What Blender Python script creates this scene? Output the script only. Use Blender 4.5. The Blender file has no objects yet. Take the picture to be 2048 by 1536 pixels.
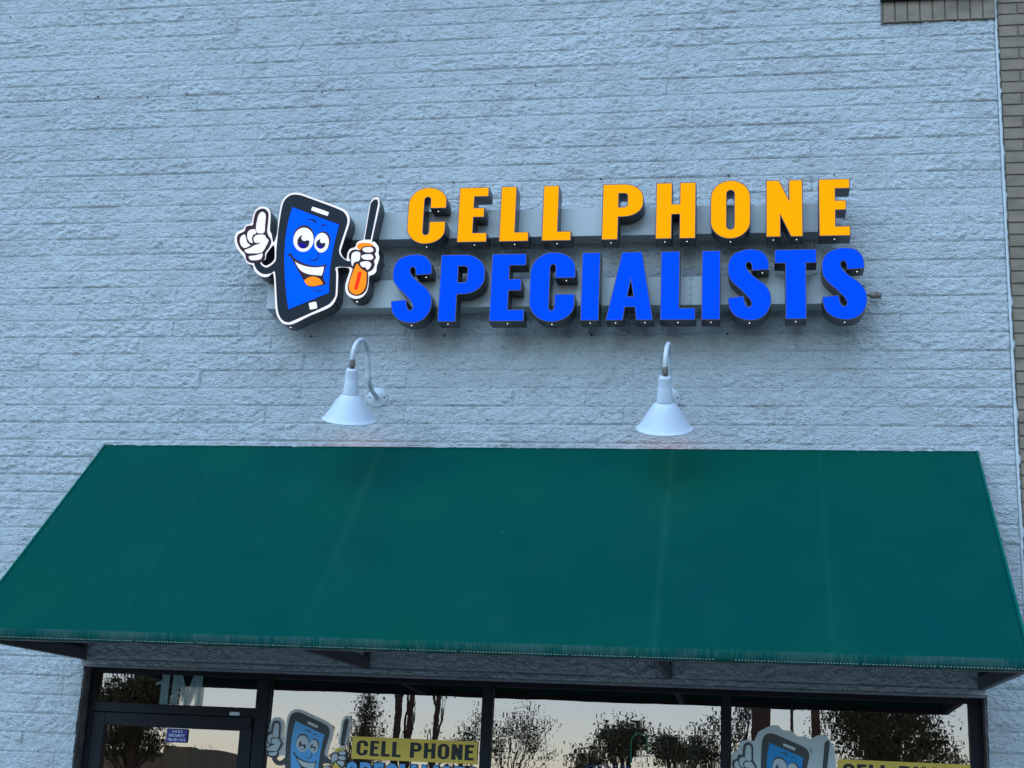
import bpy, bmesh, math, random
import numpy as np
from mathutils import Vector, Matrix

# ------------------------------------------------------------------ camera, world, sun, exposure
S = bpy.context.scene
COL = S.collection
CAM = np.array([0.2909, -7.4142, 1.8021])
YAW, PITCH, ROLL, FPX = -0.1748, 0.2662, 0.0462, 2851.6
def _axes():
    cy, sy, cp, sp, cr, sr = math.cos(YAW), math.sin(YAW), math.cos(PITCH), math.sin(PITCH), math.cos(ROLL), math.sin(ROLL)
    f = np.array([sy*cp, cy*cp, sp]); r = np.array([cy, -sy, 0.]); u = np.cross(r, f)
    return cr*r + sr*u, -sr*r + cr*u, f
AR, AU, AF = _axes()
cd = bpy.data.cameras.new('camera'); cam = bpy.data.objects.new('camera', cd); COL.objects.link(cam)
cd.sensor_width = 36; cd.lens = FPX/2048*36; cd.clip_start = .05; cd.clip_end = 2000
cam.matrix_world = Matrix(((AR[0], AU[0], -AF[0], CAM[0]), (AR[1], AU[1], -AF[1], CAM[1]), (AR[2], AU[2], -AF[2], CAM[2]), (0, 0, 0, 1)))
S.camera = cam
def pt(px, py, Y):                       # a point of the photograph carried onto the real vertical plane y = Y
    d = AF + (px-1024)/FPX*AR - (py-768)/FPX*AU
    return CAM + (Y-CAM[1])/d[1]*d

SUN_EL, SUN_ROT = 16, 15                  # low sun behind the building
w = bpy.data.worlds.new('World'); S.world = w; w.use_nodes = True
nt = w.node_tree; bg = nt.nodes['Background']
sky = nt.nodes.new('ShaderNodeTexSky'); sky.sky_type = 'NISHITA'; sky.sun_disc = False
sky.sun_elevation = math.radians(SUN_EL); sky.sun_rotation = math.radians(SUN_ROT)
sky.air_density = 1.0; sky.dust_density = .6; sky.ozone_density = 3.0
nt.links.new(sky.outputs[0], bg.inputs[0]); bg.inputs[1].default_value = .15
sl = bpy.data.lights.new('sun', 'SUN'); sl.energy = 1.7; sl.angle = math.radians(78); sl.color = (.52, .76, 1)
so = bpy.data.objects.new('sun', sl); COL.objects.link(so)
sd = Vector((-.40, -.85, 1.12)).normalized()            # bright part of the evening sky high over the car park
so.rotation_euler = sd.to_track_quat('Z', 'Y').to_euler()
S.view_settings.view_transform = 'Standard'; S.view_settings.look = 'None'
S.view_settings.exposure = 0.95; S.view_settings.gamma = 1
S.render.engine = 'CYCLES'

# ------------------------------------------------------------------ helpers
random.seed(7); RNG = np.random.default_rng(11)
def tag(o, label=None, cat=None, group=None, kind=None):
    if label: o['label'] = label
    if cat: o['category'] = cat
    if group: o['group'] = group
    if kind: o['kind'] = kind
    return o
def thing(name, label, cat, loc=(0, 0, 0), group=None):
    o = bpy.data.objects.new(name, None); o.empty_display_size = .1; COL.objects.link(o); o.location = loc
    return tag(o, label, cat, group)
def link(name, me, mat, parent=None, label=None):
    o = bpy.data.objects.new(name, me); COL.objects.link(o)
    if mat is not None and not len(me.materials): me.materials.append(mat)
    if parent is not None:
        o.parent = parent
        loc = Vector((0, 0, 0)); q = parent
        while q is not None: loc += Vector(q.location); q = q.parent
        me.transform(Matrix.Translation(-loc))       # meshes are made in world coordinates
    if label: o['label'] = label
    return o
def bm_obj(name, bm, mat, parent=None, label=None, smooth=False):
    me = bpy.data.meshes.new(name); bm.normal_update(); bm.to_mesh(me); bm.free()
    if smooth:
        for p in me.polygons: p.use_smooth = True
    return link(name, me, mat, parent, label)
def box(bm, a, b, bev=0):
    x0, y0, z0 = a; x1, y1, z1 = b
    vs = [bm.verts.new(c) for c in ((x0,y0,z0),(x1,y0,z0),(x1,y1,z0),(x0,y1,z0),(x0,y0,z1),(x1,y0,z1),(x1,y1,z1),(x0,y1,z1))]
    fs = [bm.faces.new([vs[i] for i in f]) for f in ((0,3,2,1),(4,5,6,7),(0,1,5,4),(1,2,6,5),(2,3,7,6),(3,0,4,7))]
    if bev:
        es = list({e for f in fs for e in f.edges})
        bmesh.ops.bevel(bm, geom=es, offset=bev, segments=2, affect='EDGES')
def boxo(name, a, b, mat, parent=None, bev=.002, label=None):
    bm = bmesh.new(); box(bm, a, b, bev); return bm_obj(name, bm, mat, parent, label)
def tube(bm, pts, r, n=16, cap=True, sx=1, flat=False):
    pts = [Vector(p) for p in pts]; rings = []; up = None
    for i, p in enumerate(pts):
        t = (pts[min(i+1, len(pts)-1)] - pts[max(i-1, 0)]).normalized()
        if up is None: up = t.orthogonal().normalized()
        up = (up - t*up.dot(t)).normalized(); s = t.cross(up)
        rr = r[i] if isinstance(r, (list, tuple)) else r
        rings.append([bm.verts.new(p + (up*math.cos(2*math.pi*k/n) + s*math.sin(2*math.pi*k/n))*rr) for k in range(n)])
    for a, b in zip(rings, rings[1:]):
        for k in range(n): bm.faces.new((a[k], a[(k+1) % n], b[(k+1) % n], b[k]))
    if cap: bm.faces.new(rings[0][::-1]); bm.faces.new(rings[-1])
def lathe(bm, prof, c, axis, n=48, close=False):
    axis = Vector(axis).normalized(); u = axis.orthogonal().normalized(); v = axis.cross(u); c = Vector(c); rings = []
    for r, h in prof:
        rings.append([bm.verts.new(c + axis*h + (u*math.cos(2*math.pi*k/n) + v*math.sin(2*math.pi*k/n))*max(r, 1e-5)) for k in range(n)])
    for a, b in zip(rings, rings[1:]):
        for k in range(n): bm.faces.new((a[k], a[(k+1) % n], b[(k+1) % n], b[k]))
def smooth_path(pts, n=6):
    P = [Vector(p) for p in pts]; out = []
    for i in range(len(P)-1):
        a, b, c, d = P[max(i-1, 0)], P[i], P[i+1], P[min(i+2, len(P)-1)]
        for k in range(n):
            t = k/n; out.append(.5*((2*b) + (c-a)*t + (2*a-5*b+4*c-d)*t*t + (3*b-a-3*c+d)*t**3))
    out.append(P[-1]); return out

# ------------------------------------------------------------------ materials
def mat(name, col, rough=.6, metal=0, spec=.5, emit=None, es=0, noise=None, bump=None, coat=0):
    m = bpy.data.materials.new(name); m.use_nodes = True; n = m.node_tree; b = n.nodes['Principled BSDF']
    b.inputs['Base Color'].default_value = (*col, 1); b.inputs['Roughness'].default_value = rough
    b.inputs['Metallic'].default_value = metal; b.inputs['Specular IOR Level'].default_value = spec
    b.inputs['Coat Weight'].default_value = coat
    if emit: b.inputs['Emission Color'].default_value = (*emit, 1); b.inputs['Emission Strength'].default_value = es
    tc = n.nodes.new('ShaderNodeTexCoord')
    if noise:                            # (scale, second colour, low, high, detail, stretch)
        sc, c2, lo, hi, det, st = noise
        mp = n.nodes.new('ShaderNodeMapping'); mp.inputs['Scale'].default_value = st
        no = n.nodes.new('ShaderNodeTexNoise'); no.inputs['Scale'].default_value = sc; no.inputs['Detail'].default_value = det
        rp = n.nodes.new('ShaderNodeMapRange'); rp.inputs[1].default_value = lo; rp.inputs[2].default_value = hi
        mx = n.nodes.new('ShaderNodeMix'); mx.data_type = 'RGBA'
        mx.inputs[6].default_value = (*col, 1); mx.inputs[7].default_value = (*c2, 1)
        n.links.new(tc.outputs['Object'], mp.inputs[0]); n.links.new(mp.outputs[0], no.inputs[0])
        n.links.new(no.outputs[0], rp.inputs[0]); n.links.new(rp.outputs[0], mx.inputs[0]); n.links.new(mx.outputs[2], b.inputs['Base Color'])
    if bump:                             # (scale, distance, stretch)
        mp = n.nodes.new('ShaderNodeMapping'); mp.inputs['Scale'].default_value = bump[2]
        no = n.nodes.new('ShaderNodeTexNoise'); no.inputs['Scale'].default_value = bump[0]; no.inputs['Detail'].default_value = 4
        bp = n.nodes.new('ShaderNodeBump'); bp.inputs['Distance'].default_value = bump[1]; bp.inputs['Strength'].default_value = 1
        n.links.new(tc.outputs['Object'], mp.inputs[0]); n.links.new(mp.outputs[0], no.inputs[0])
        n.links.new(no.outputs[0], bp.inputs['Height']); n.links.new(bp.outputs[0], b.inputs['Normal'])
    return m
one = (1, 1, 1); EM = 1.03
def wall_mat():
    m = mat('painted_split_face_block', (.66, .67, .69), .75, spec=.25, bump=(88, .021, (1, 1, 1.7)))
    n = m.node_tree; b = n.nodes['Principled BSDF']; L = n.links; tc = n.nodes['Texture Coordinate']
    def noise(scale, det, st=one, rough=.5):
        mp = n.nodes.new('ShaderNodeMapping'); mp.inputs['Scale'].default_value = st
        no = n.nodes.new('ShaderNodeTexNoise'); no.inputs['Scale'].default_value = scale; no.inputs['Detail'].default_value = det
        no.inputs['Roughness'].default_value = rough
        L.new(tc.outputs['Object'], mp.inputs[0]); L.new(mp.outputs[0], no.inputs[0]); return no.outputs[0]
    def mixc(f, lo, hi, c_in, c2, amt):
        rp = n.nodes.new('ShaderNodeMapRange'); rp.inputs[1].default_value = lo; rp.inputs[2].default_value = hi; rp.inputs[4].default_value = amt
        mx = n.nodes.new('ShaderNodeMix'); mx.data_type = 'RGBA'; L.new(f, rp.inputs[0]); L.new(rp.outputs[0], mx.inputs[0])
        if isinstance(c_in, tuple): mx.inputs[6].default_value = (*c_in, 1)
        else: L.new(c_in, mx.inputs[6])
        mx.inputs[7].default_value = (*c2, 1); return mx.outputs[2]
    c = mixc(noise(.7, 3), .35, .68, (.70, .71, .72), (.63, .64, .66), 1)
    c = mixc(noise(5, 3), .46, .7, c, (.53, .51, .51), .5)                        # weathered patches
    c = mixc(noise(42, 5, (1, 1, 2.4), .62), .565, .70, c, (.235, .24, .27), .75)  # small dark flecks, drawn out sideways
    c = mixc(noise(7, 2, (.55, 1, 5)), .735, .79, c, (.30, .20, .19), .75)         # bare reddish block showing
    L.new(c, b.inputs['Base Color'])
    return m
M = {}
M['wall'] = wall_mat()
M['hole'] = mat('dark_plug', (.02, .022, .03), .7)
M['brick'] = mat('tan_painted_brick', (.30, .225, .17), .8, spec=.2, noise=(7, (.20, .155, .115), .4, .7, 4, (1, 1, 2)), bump=(160, .002, one))
M['mortar'] = mat('tan_mortar', (.20, .155, .115), .9, spec=.1, bump=(200, .002, one))
M['caulk'] = mat('white_caulk', (.58, .6, .62), .6, bump=(60, .003, one))
M['bronze'] = mat('dark_bronze_aluminium', (.010, .010, .015), .5, spec=.22, noise=(30, (.014, .014, .019), .4, .7, 4, (1, 1, 8)))
M['jamb'] = mat('brown_grey_jamb', (.20, .17, .17), .6, noise=(12, (.075, .07, .075), .4, .7, 4, one))
M['lintel'] = mat('painted_steel_lintel', (.33, .34, .36), .5, noise=(25, (.2, .19, .18), .5, .75, 4, (.5, 1, 4)))
M['raceway'] = mat('grey_blue_raceway', (.50, .51, .51), .42, spec=.5, noise=(3, (.46, .47, .47), .4, .7, 3, one))
M['return'] = mat('dark_bronze_return', (.022, .020, .030), .33, spec=.6)
M['trim'] = mat('black_trim_cap', (.012, .010, .018), .35)
def lit(name, c, s): return mat(name, tuple(v*.03 for v in c), .6, emit=c, es=s*EM, spec=.02)
M['yellow'] = lit('lit_yellow_acrylic', (1, .375, .0), .6)
M['blue'] = lit('lit_blue_acrylic', (.0, .055, 1.0), .70)
M['lit_white'] = lit('lit_white_vinyl', (.76, .79, .90), .62)
M['lit_blue'] = lit('lit_screen_blue', (0, .085, 1.0), .72)
M['lit_orange'] = lit('lit_orange_vinyl', (1, .30, .02), .55)
M['lit_red'] = lit('lit_red_vinyl', (1, .035, .012), .7)
M['lit_dark'] = mat('dark_navy_vinyl', (.012, .016, .024), .6, spec=.2)
M['lit_maroon'] = mat('dark_maroon_vinyl', (.05, .014, .02), .6, spec=.2)
M['iris'] = lit('lit_iris_blue', (.02, .01, .5), .4)
M['weep'] = mat('weep_hole_glow', (.8, .8, .8), .5, emit=(1, .95, .9), es=1.1)
M['lamp'] = mat('white_enamel', (.66, .70, .78), .32, spec=.5, noise=(6, (.6, .64, .72), .45, .75, 3, one))
M['lamp_grey'] = mat('galvanised_arm', (.64, .67, .70), .42, noise=(18, (.48, .50, .50), .45, .7, 4, one))
M['rust'] = mat('rusty_fitting', (.30, .25, .22), .6, noise=(60, (.12, .09, .08), .45, .6, 3, one))
M['bulb'] = mat('warm_bulb', (.8, .3, .2), .4, emit=(1, .22, .10), es=2.5)
M['tube_frame'] = mat('awning_frame_paint', (.085, .08, .085), .55, noise=(8, (.11, .10, .10), .4, .7, 3, one))
M['stitch'] = mat('pale_thread', (.24, .32, .28), .8)
M['concrete'] = mat('concrete', (.30, .29, .27), .85, noise=(3, (.24, .235, .22), .4, .7, 6, one), bump=(90, .003, one))
M['asphalt'] = mat('asphalt', (.10, .098, .095), .85, noise=(4, (.14, .135, .13), .4, .7, 6, one), bump=(140, .006, one))
M['paint'] = mat('road_paint', (.6, .6, .56), .7, noise=(20, (.35, .35, .33), .5, .7, 5, one))
M['bark'] = mat('bark', (.06, .045, .035), .85, noise=(8, (.035, .028, .022), .4, .65, 5, (4, 4, 1)), bump=(30, .02, (3, 3, .6)))
M['leaf'] = mat('leaf', (.075, .095, .055), .6, noise=(1.2, (.07, .085, .03), .4, .7, 3, one))
M['beige'] = mat('far_stucco', (.20, .185, .13), .85, noise=(1.3, (.15, .14, .10), .4, .7, 4, one))
M['roof'] = mat('roofing', (.06, .055, .05), .8, noise=(2, (.09, .08, .07), .4, .7, 4, one))
M['inside'] = mat('dim_interior_paint', (.05, .045, .042), .8)
M['inside_floor'] = mat('dark_carpet', (.03, .03, .032), .9, noise=(40, (.045, .045, .05), .4, .7, 3, one))
def film(name, c, a=1.0, e=0):                # printed window film seen behind the pane
    m = mat(name, c, .5, emit=c if e else None, es=e)
    m.node_tree.nodes['Principled BSDF'].inputs['Alpha'].default_value = a
    return m
M['f_white'] = film('film_white', (.86, .90, .92), .66)
M['f_ghost'] = film('film_clear_edge', (.80, .86, .90), .42)
M['f_dark'] = film('film_dark', (.075, .072, .075), .95)
M['f_blue'] = film('film_sky_blue', (.14, .48, .9), .95)
M['f_blue2'] = film('film_deep_blue', (.01, .32, .75), .97)
M['f_yellow'] = film('film_yellow', (.98, .64, .09), .98)
M['f_black'] = film('film_black', (.012, .012, .013))
M['f_number'] = film('film_number', (.32, .48, .50), .42)
M['f_purple'] = film('film_purple', (.045, .03, .26))
M['f_text'] = film('film_pale_text', (.75, .78, .95))
M['neon_teal'] = mat('faint_glow_teal_tube', (.02, .25, .20), .2, emit=(.02, .6, .45), es=.03)  # neon tubes: slight emission added to each tube colour
M['neon_yellow'] = mat('faint_glow_yellow_tube', (.4, .4, .15), .2, emit=(.6, .6, .2), es=.015)
M['neon_blue'] = mat('faint_glow_blue_tube', (.02, .12, .4), .2, emit=(.03, .2, .8), es=.03)
def glass_mat():
    m = bpy.data.materials.new('tinted_reflective_glass'); m.use_nodes = True; n = m.node_tree; n.nodes.clear()
    out = n.nodes.new('ShaderNodeOutputMaterial'); mx = n.nodes.new('ShaderNodeMixShader')
    tr = n.nodes.new('ShaderNodeBsdfTransparent'); tr.inputs[0].default_value = (.96, .97, .98, 1)
    gl = n.nodes.new('ShaderNodeBsdfGlossy'); gl.inputs[0].default_value = (.82, .64, .625, 1); gl.inputs['Roughness'].default_value = .0
    fr = n.nodes.new('ShaderNodeLayerWeight'); fr.inputs[0].default_value = .25
    mr = n.nodes.new('ShaderNodeMapRange'); mr.inputs[3].default_value = .38; mr.inputs[4].default_value = 1
    tc = n.nodes.new('ShaderNodeTexCoord'); mp = n.nodes.new('ShaderNodeMapping'); mp.inputs['Scale'].default_value = (1, 1, 5)
    no = n.nodes.new('ShaderNodeTexNoise'); no.inputs['Scale'].default_value = 5; no.inputs['Detail'].default_value = 1
    bp = n.nodes.new('ShaderNodeBump'); bp.inputs['Distance'].default_value = .00012; bp.inputs['Strength'].default_value = .5
    L = n.links
    L.new(tc.outputs['Object'], mp.inputs[0]); L.new(mp.outputs[0], no.inputs[0]); L.new(no.outputs[0], bp.inputs['Height'])
    L.new(bp.outputs[0], gl.inputs['Normal']); L.new(fr.outputs['Fresnel'], mr.inputs[0]); L.new(mr.outputs[0], mx.inputs[0])
    L.new(tr.outputs[0], mx.inputs[1]); L.new(gl.outputs[0], mx.inputs[2]); L.new(mx.outputs[0], out.inputs[0])
    return m
M['glass'] = glass_mat()
def clear_mat():
    m = bpy.data.materials.new('clear_glass_edge'); m.use_nodes = True; n = m.node_tree; n.nodes.clear()
    out = n.nodes.new('ShaderNodeOutputMaterial'); tr = n.nodes.new('ShaderNodeBsdfTransparent'); tr.inputs[0].default_value = (1, 1, 1, 1)
    n.links.new(tr.outputs[0], out.inputs[0]); return m
M['clear'] = clear_mat()
def awning_mat():
    m = mat('green_awning_canvas', (.0, .155, .115), .8, spec=.06, bump=(900, .0002, one))
    n = m.node_tree; L = n.links; b = n.nodes['Principled BSDF']; tc = n.nodes['Texture Coordinate']
    sx = n.nodes.new('ShaderNodeSeparateXYZ'); L.new(tc.outputs['Object'], sx.inputs[0])
    def noise(scale, st, det=4):
        mp = n.nodes.new('ShaderNodeMapping'); mp.inputs['Scale'].default_value = st
        no = n.nodes.new('ShaderNodeTexNoise'); no.inputs['Scale'].default_value = scale; no.inputs['Detail'].default_value = det
        L.new(tc.outputs['Object'], mp.inputs[0]); L.new(mp.outputs[0], no.inputs[0]); return no.outputs[0]
    def math_(op, a, v=None, v2=None):
        q = n.nodes.new('ShaderNodeMath'); q.operation = op
        L.new(a, q.inputs[0])
        if v is not None:
            if isinstance(v, (int, float)): q.inputs[1].default_value = v
            else: L.new(v, q.inputs[1])
        if v2 is not None: q.inputs[2].default_value = v2
        return q.outputs[0]
    def rng(f, a, b_, c=0, d=1):
        r = n.nodes.new('ShaderNodeMapRange'); r.inputs[1].default_value = a; r.inputs[2].default_value = b_; r.inputs[3].default_value = c; r.inputs[4].default_value = d
        L.new(f, r.inputs[0]); return r.outputs[0]
    def mixc(f, a, c2):
        mx = n.nodes.new('ShaderNodeMix'); mx.data_type = 'RGBA'; L.new(f, mx.inputs[0])
        if isinstance(a, tuple): mx.inputs[6].default_value = (*a, 1)
        else: L.new(a, mx.inputs[6])
        mx.inputs[7].default_value = (*c2, 1); return mx.outputs[2]
    c = mixc(rng(noise(1.3, one), .35, .7), (.0002, .136, .098), (.0002, .114, .104))
    for x0, wd, amt in ((-1.72, .035, .12), (-.139, .028, .20), (.62, .02, .13), (-2.62, .03, .10), (-1.02, .012, .08)):   # fabric rubbed pale over the ribs
        d = math_('ABSOLUTE', math_('ADD', sx.outputs[0], -x0-.96))
        f = math_('MULTIPLY', rng(d, 0, wd, 1, 0), rng(noise(2.5, (1, 1, 1)), .35, .65, amt*.3, amt))
        c = mixc(f, c, (.05, .28, .22))
    c = mixc(rng(noise(26, one, 2), .80, .82, 0, .5), c, (.12, .42, .36))
    c = mixc(rng(noise(3.5, (1, 1, .25), 5), .52, .75, 0, .22), c, (.02, .19, .14))
    hem = rng(sx.outputs[2], 2.345-2.298, 2.351-2.298, 1, 0)        # the doubled hem has gone chalky
    f = math_('MULTIPLY', hem, rng(noise(6, (1, .01, 1.2), 5), .42, .6, .05, .45))
    c = mixc(f, c, (.11, .19, .18))
    f = math_('MULTIPLY', hem, rng(noise(110, (1, .01, .12), 3), .5, .68, 0, .22))
    c = mixc(f, c, (.20, .32, .29))
    L.new(c, b.inputs['Base Color'])
    return m
M['awning'] = awning_mat()

# ------------------------------------------------------------------ numpy noise for the block faces
_T = RNG.random((1024, 1024)).astype(np.float32)
def vn(x, z, sx, sz, seed):
    u = x/sx + seed*37.3; v = z/sz + seed*71.7
    i = np.floor(u).astype(int); j = np.floor(v).astype(int); a = u-i; b = v-j
    a = a*a*(3-2*a); b = b*b*(3-2*b); g = lambda p, q: _T[p % 1024, q % 1024]
    return (g(i, j)*(1-a)+g(i+1, j)*a)*(1-b)+(g(i, j+1)*(1-a)+g(i+1, j+1)*a)*b - .5
ZK, CH, BW = 3.93, .1016, .4014           # bed joint k is at ZK-(k-24)*CH ; even courses have a joint at x = 0
WX0, WX1, WZ0, WZ1 = -5.55, 1.606, 0, ZK + 30*CH
OX0, OX1, OZ = -3.308, 1.409, 2.272        # storefront opening
def wall_disp(x, z):
    rowf = (z-ZK)/CH; row = np.floor(rowf); fz = (rowf-row)
    dz = np.minimum(fz, 1-fz)*CH
    par = np.mod(row, 2)
    off = np.where(par == 1, 0, .5)
    bf = x/BW + off; col = np.floor(bf); fx = bf-col; dx = np.minimum(fx, 1-fx)*BW
    h1 = _T[(row*7+col*131).astype(int) % 1024, (row*53+col*17).astype(int) % 1024]
    h2 = _T[(row*29+col*71+5).astype(int) % 1024, (row*11+col*37+9).astype(int) % 1024]
    n = (vn(x+.25*z, z, .085, .055, 1)*.005 + vn(x-.6*z, z, .038, .026, 2)*.0055 + vn(x+.5*z, z, .020, .014, 3)*.0085 + vn(x, z, .3, .2, 4)*.004)
    topw = np.clip((1-fz)*CH/.013, 0, 1); n = n*(.25+.75*topw)
    n = n*(.55+.8*h1) + (h1-.5)*.005 + (h2-.5)*.03*(fx-.5)*.25
    chip = vn(x, z, .05, .03, 6)
    n = n - np.clip(chip-.33, 0, 1)*.05
    prot = .0125 + n
    bedfill = np.clip(vn(x, z*.0+row*.7, .35, 1, 8)*1.4+.54, .40, .72)     # how much of the bed joint still shows
    headfill = np.clip((h2-.40)*1.5, 0.10, .55)
    jb = np.clip(1.08-dz/.0052, 0, 1)*bedfill; jh = np.clip(1.2-dx/.0070, 0, 1)*headfill
    j = np.maximum(jb, jh)
    edge = np.clip(1-dz/.011, 0, 1)*.0015
    prot = np.clip(prot-edge, .001, .05)*(1-j) - .001*j
    return prot
def wall_mesh():
    dx = BW/66; dz = CH/20
    xs = np.arange(WX0, WX1+dx, dx); xs[-1] = WX1; zs = WZ0 + (ZK - WZ0) % dz + np.arange(-1, int((WZ1-WZ0)/dz)+1)*dz; zs[0] = WZ0
    ix0 = int(np.argmin(abs(xs-OX0))); ix1 = int(np.argmin(abs(xs-OX1))); iz = int(np.argmin(abs(zs-OZ)))
    xs[ix0] = OX0; xs[ix1] = OX1; zs[iz] = OZ
    X, Z = np.meshgrid(xs, zs)
    d = wall_disp(X, Z)
    d = np.where(X > WX1-.004, -.004, d)
    V = np.stack([X, -d, Z], -1).reshape(-1, 3); nx, nz = len(xs), len(zs)
    a, b = np.meshgrid(np.arange(nx-1), np.arange(nz-1))
    keep = ~((a >= ix0) & (a < ix1) & (b < iz)); a = a[keep]; b = b[keep]; i = b*nx+a
    F = np.stack([i, i+1, i+nx+1, i+nx], 1)
    used = np.zeros(len(V), bool); used[F.ravel()] = True; rm = np.cumsum(used)-1; V = V[used]; F = rm[F]
    # solid body of the wall behind the faces
    nv = len(V); V2 = []; F2 = []
    for (x0, z0, x1, z1) in ((WX0, 0, OX0, WZ1), (OX1, 0, WX1, WZ1), (OX0, OZ, OX1, WZ1)):
        k = nv+len(V2)
        V2 += [(x0, .004, z0), (x1, .004, z0), (x1, .24, z0), (x0, .24, z0), (x0, .004, z1), (x1, .004, z1), (x1, .24, z1), (x0, .24, z1)]
        F2 += [[k+q for q in f] for f in ((0,3,2,1),(4,5,6,7),(0,1,5,4),(1,2,6,5),(2,3,7,6),(3,0,4,7))]
    V = np.concatenate([V, np.array(V2)]); F = np.concatenate([F, np.array(F2)])
    me = bpy.data.meshes.new('block_wall')
    me.vertices.add(len(V)); me.vertices.foreach_set('co', V.astype(np.float32).ravel())
    me.loops.add(len(F)*4); me.loops.foreach_set('vertex_index', F.astype(np.int32).ravel())
    me.polygons.add(len(F)); me.polygons.foreach_set('loop_start', np.arange(len(F), dtype=np.int32)*4)
    sm = np.ones(len(F), bool); sm[-18:] = False
    me.polygons.foreach_set('use_smooth', sm); me.update(calc_edges=True); me.validate()
    return me

# ------------------------------------------------------------------ ground and sky-side setting
bm = bmesh.new(); box(bm, (-300, -400, -.6), (300, 60, -.15)); tag(bm_obj('parking_lot', bm, M['asphalt']), kind='structure')
bm = bmesh.new(); box(bm, (-9, -2.6, -.146), (6, .1, 0), .01); tag(bm_obj('sidewalk', bm, M['concrete']), kind='structure')
bm = bmesh.new()
for i in range(9): box(bm, (-12+i*2.7, -12.2, -.149), (-11.9+i*2.7, -7.4, -.146))
tag(bm_obj('parking_markings', bm, M['paint']), kind='structure')
bm = bmesh.new(); box(bm, (-40, -34, -.149), (40, -18.5, -.02), .02); tag(bm_obj('grass_verge', bm, M['leaf']), kind='structure')

# ------------------------------------------------------------------ the building
B = thing('commercial_building', 'pale painted block shop building with dark framed storefront and tan brick pier', 'building')
link('block_wall', wall_mesh(), M['wall'], B)
boxo('parapet_coping', (WX0-.05, -.06, WZ1+.002), (WX1+1.5, .34, WZ1+.07), M['bronze'], B)
# body behind the facade
bm = bmesh.new(); box(bm, (WX0, 6.2, 0), (4, 6.4, WZ1)); box(bm, (WX0, .25, 0), (WX0+.2, 6.2, WZ1)); box(bm, (3.8, .25, 0), (4, 6.2, WZ1)); box(bm, (WX0+.2, .25, 4.4), (3.8, 6.2, 4.5))
bm_obj('building_shell', bm, M['beige'], B)
bm = bmesh.new(); box(bm, (WX0+.25, .26, .0), (3.7, 6.1, .02)); bm_obj('shop_floor', bm, M['inside_floor'], B)
bm = bmesh.new(); box(bm, (-4.5, 4.6, .021), (2.6, 4.7, 2.8)); box(bm, (-4.6, .26, .021), (-4.5, 4.7, 2.8)); box(bm, (2.6, .26, .021), (2.7, 4.7, 2.8)); box(bm, (-4.6, .26, 2.802), (2.7, 4.7, 2.86))
bm_obj('shop_interior', bm, M['inside'], B)
# tan brick pier to the right, bricks with real joints
bm = bmesh.new(); BC = .0687
k = 0; z = .01
while z < WZ1-.02:
    x = WX1+.018 - (.107 if k % 2 else 0)
    while x < 3.1:
        xa = max(x, WX1+.018); 
        if x+.204 - xa > .02: box(bm, (xa, -.001+RNG.uniform(-.001, .001), z), (x+.204, .1, z+BC-.009), .0015)
        x += .2134
    z += BC; k += 1
bm_obj('brick_pier', bm, M['brick'], B)
boxo('pier_mortar', (WX1+.006, .005, 0), (3.1, .22, WZ1), M['mortar'], B, 0)
# white caulk bead along the end of the block wall
bm = bmesh.new(); n = 320; prev = None
for i in range(n+1):
    z = i*(WZ1-.002)/n; e = RNG.uniform(-.003, .003); xr = WX1+.011+e*1.2 + (.010 if math.sin(i*.9)*math.sin(i*.23) > .72 else 0)
    ring = [bm.verts.new((WX1-.005, -.010-.006*RNG.random(), z)), bm.verts.new((WX1+.006, -.016+e*.5, z)), bm.verts.new((xr, -.006, z)), bm.verts.new((xr, .006, z)), bm.verts.new((WX1-.005, .006, z))]
    if prev:
        for q in range(5): bm.faces.new((prev[q], prev[(q+1) % 5], ring[(q+1) % 5], ring[q]))
    prev = ring
bm_obj('caulk_bead', bm, M['caulk'], B, smooth=True)
# soldier course band under the top right ledge
bx0 = pt(1765, 48, -.03)[0]; bz = pt(1860, 43, -.03)[2]
bm = bmesh.new(); box(bm, (bx0+.002, -.022, bz+.004), (WX1-.001, .004, bz+.2)); bm_obj('band_mortar', bm, M['mortar'], B)
bm = bmesh.new(); x = bx0+.006
while x < WX1-.02:
    box(bm, (x, -.030, bz+.006), (min(x+.060, WX1-.003), -.018, bz+.196), .0015); x += .0675
bm_obj('soldier_course', bm, M['brick'], B)
boxo('band_edge_strip', (bx0-.008, -.028, bz), (bx0, .0, bz+.2), M['jamb'], B, 0)
zt = pt(1860, 0, -.06)[2]+.004
boxo('ledge', (bx0-.01, -.055, zt+.012), (WX1, -.0305, zt+.16), M['bronze'], B, .004)
# old sign anchor holes
for (hx, hz, r) in ((-3.661, 5.672, .010), (-3.341, 5.656, .006), (-3.09, 5.67, .004), (-2.24, 5.648, .006), (-.958, 5.644, .006), (-2.19, 5.047, .006), (-1.413, 5.052, .005),
                    (-.563, 5.049, .005), (.148, 5.051, .005), (.72, 5.039, .005), (-2.182, 4.131, .006), (-1.409, 4.13, .007), (-.587, 4.13, .008), (.147, 4.131, .007), (-4.324, 6.246, .005), (-1.565, 5.67, .004)):
    r *= .75; bm = bmesh.new(); lathe(bm, [(0, .0), (r, .0), (r, -.02)], (hx, -.021, hz), (0, -1, 0), 14); bm_obj('anchor_hole', bm, M['hole'], B)
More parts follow.
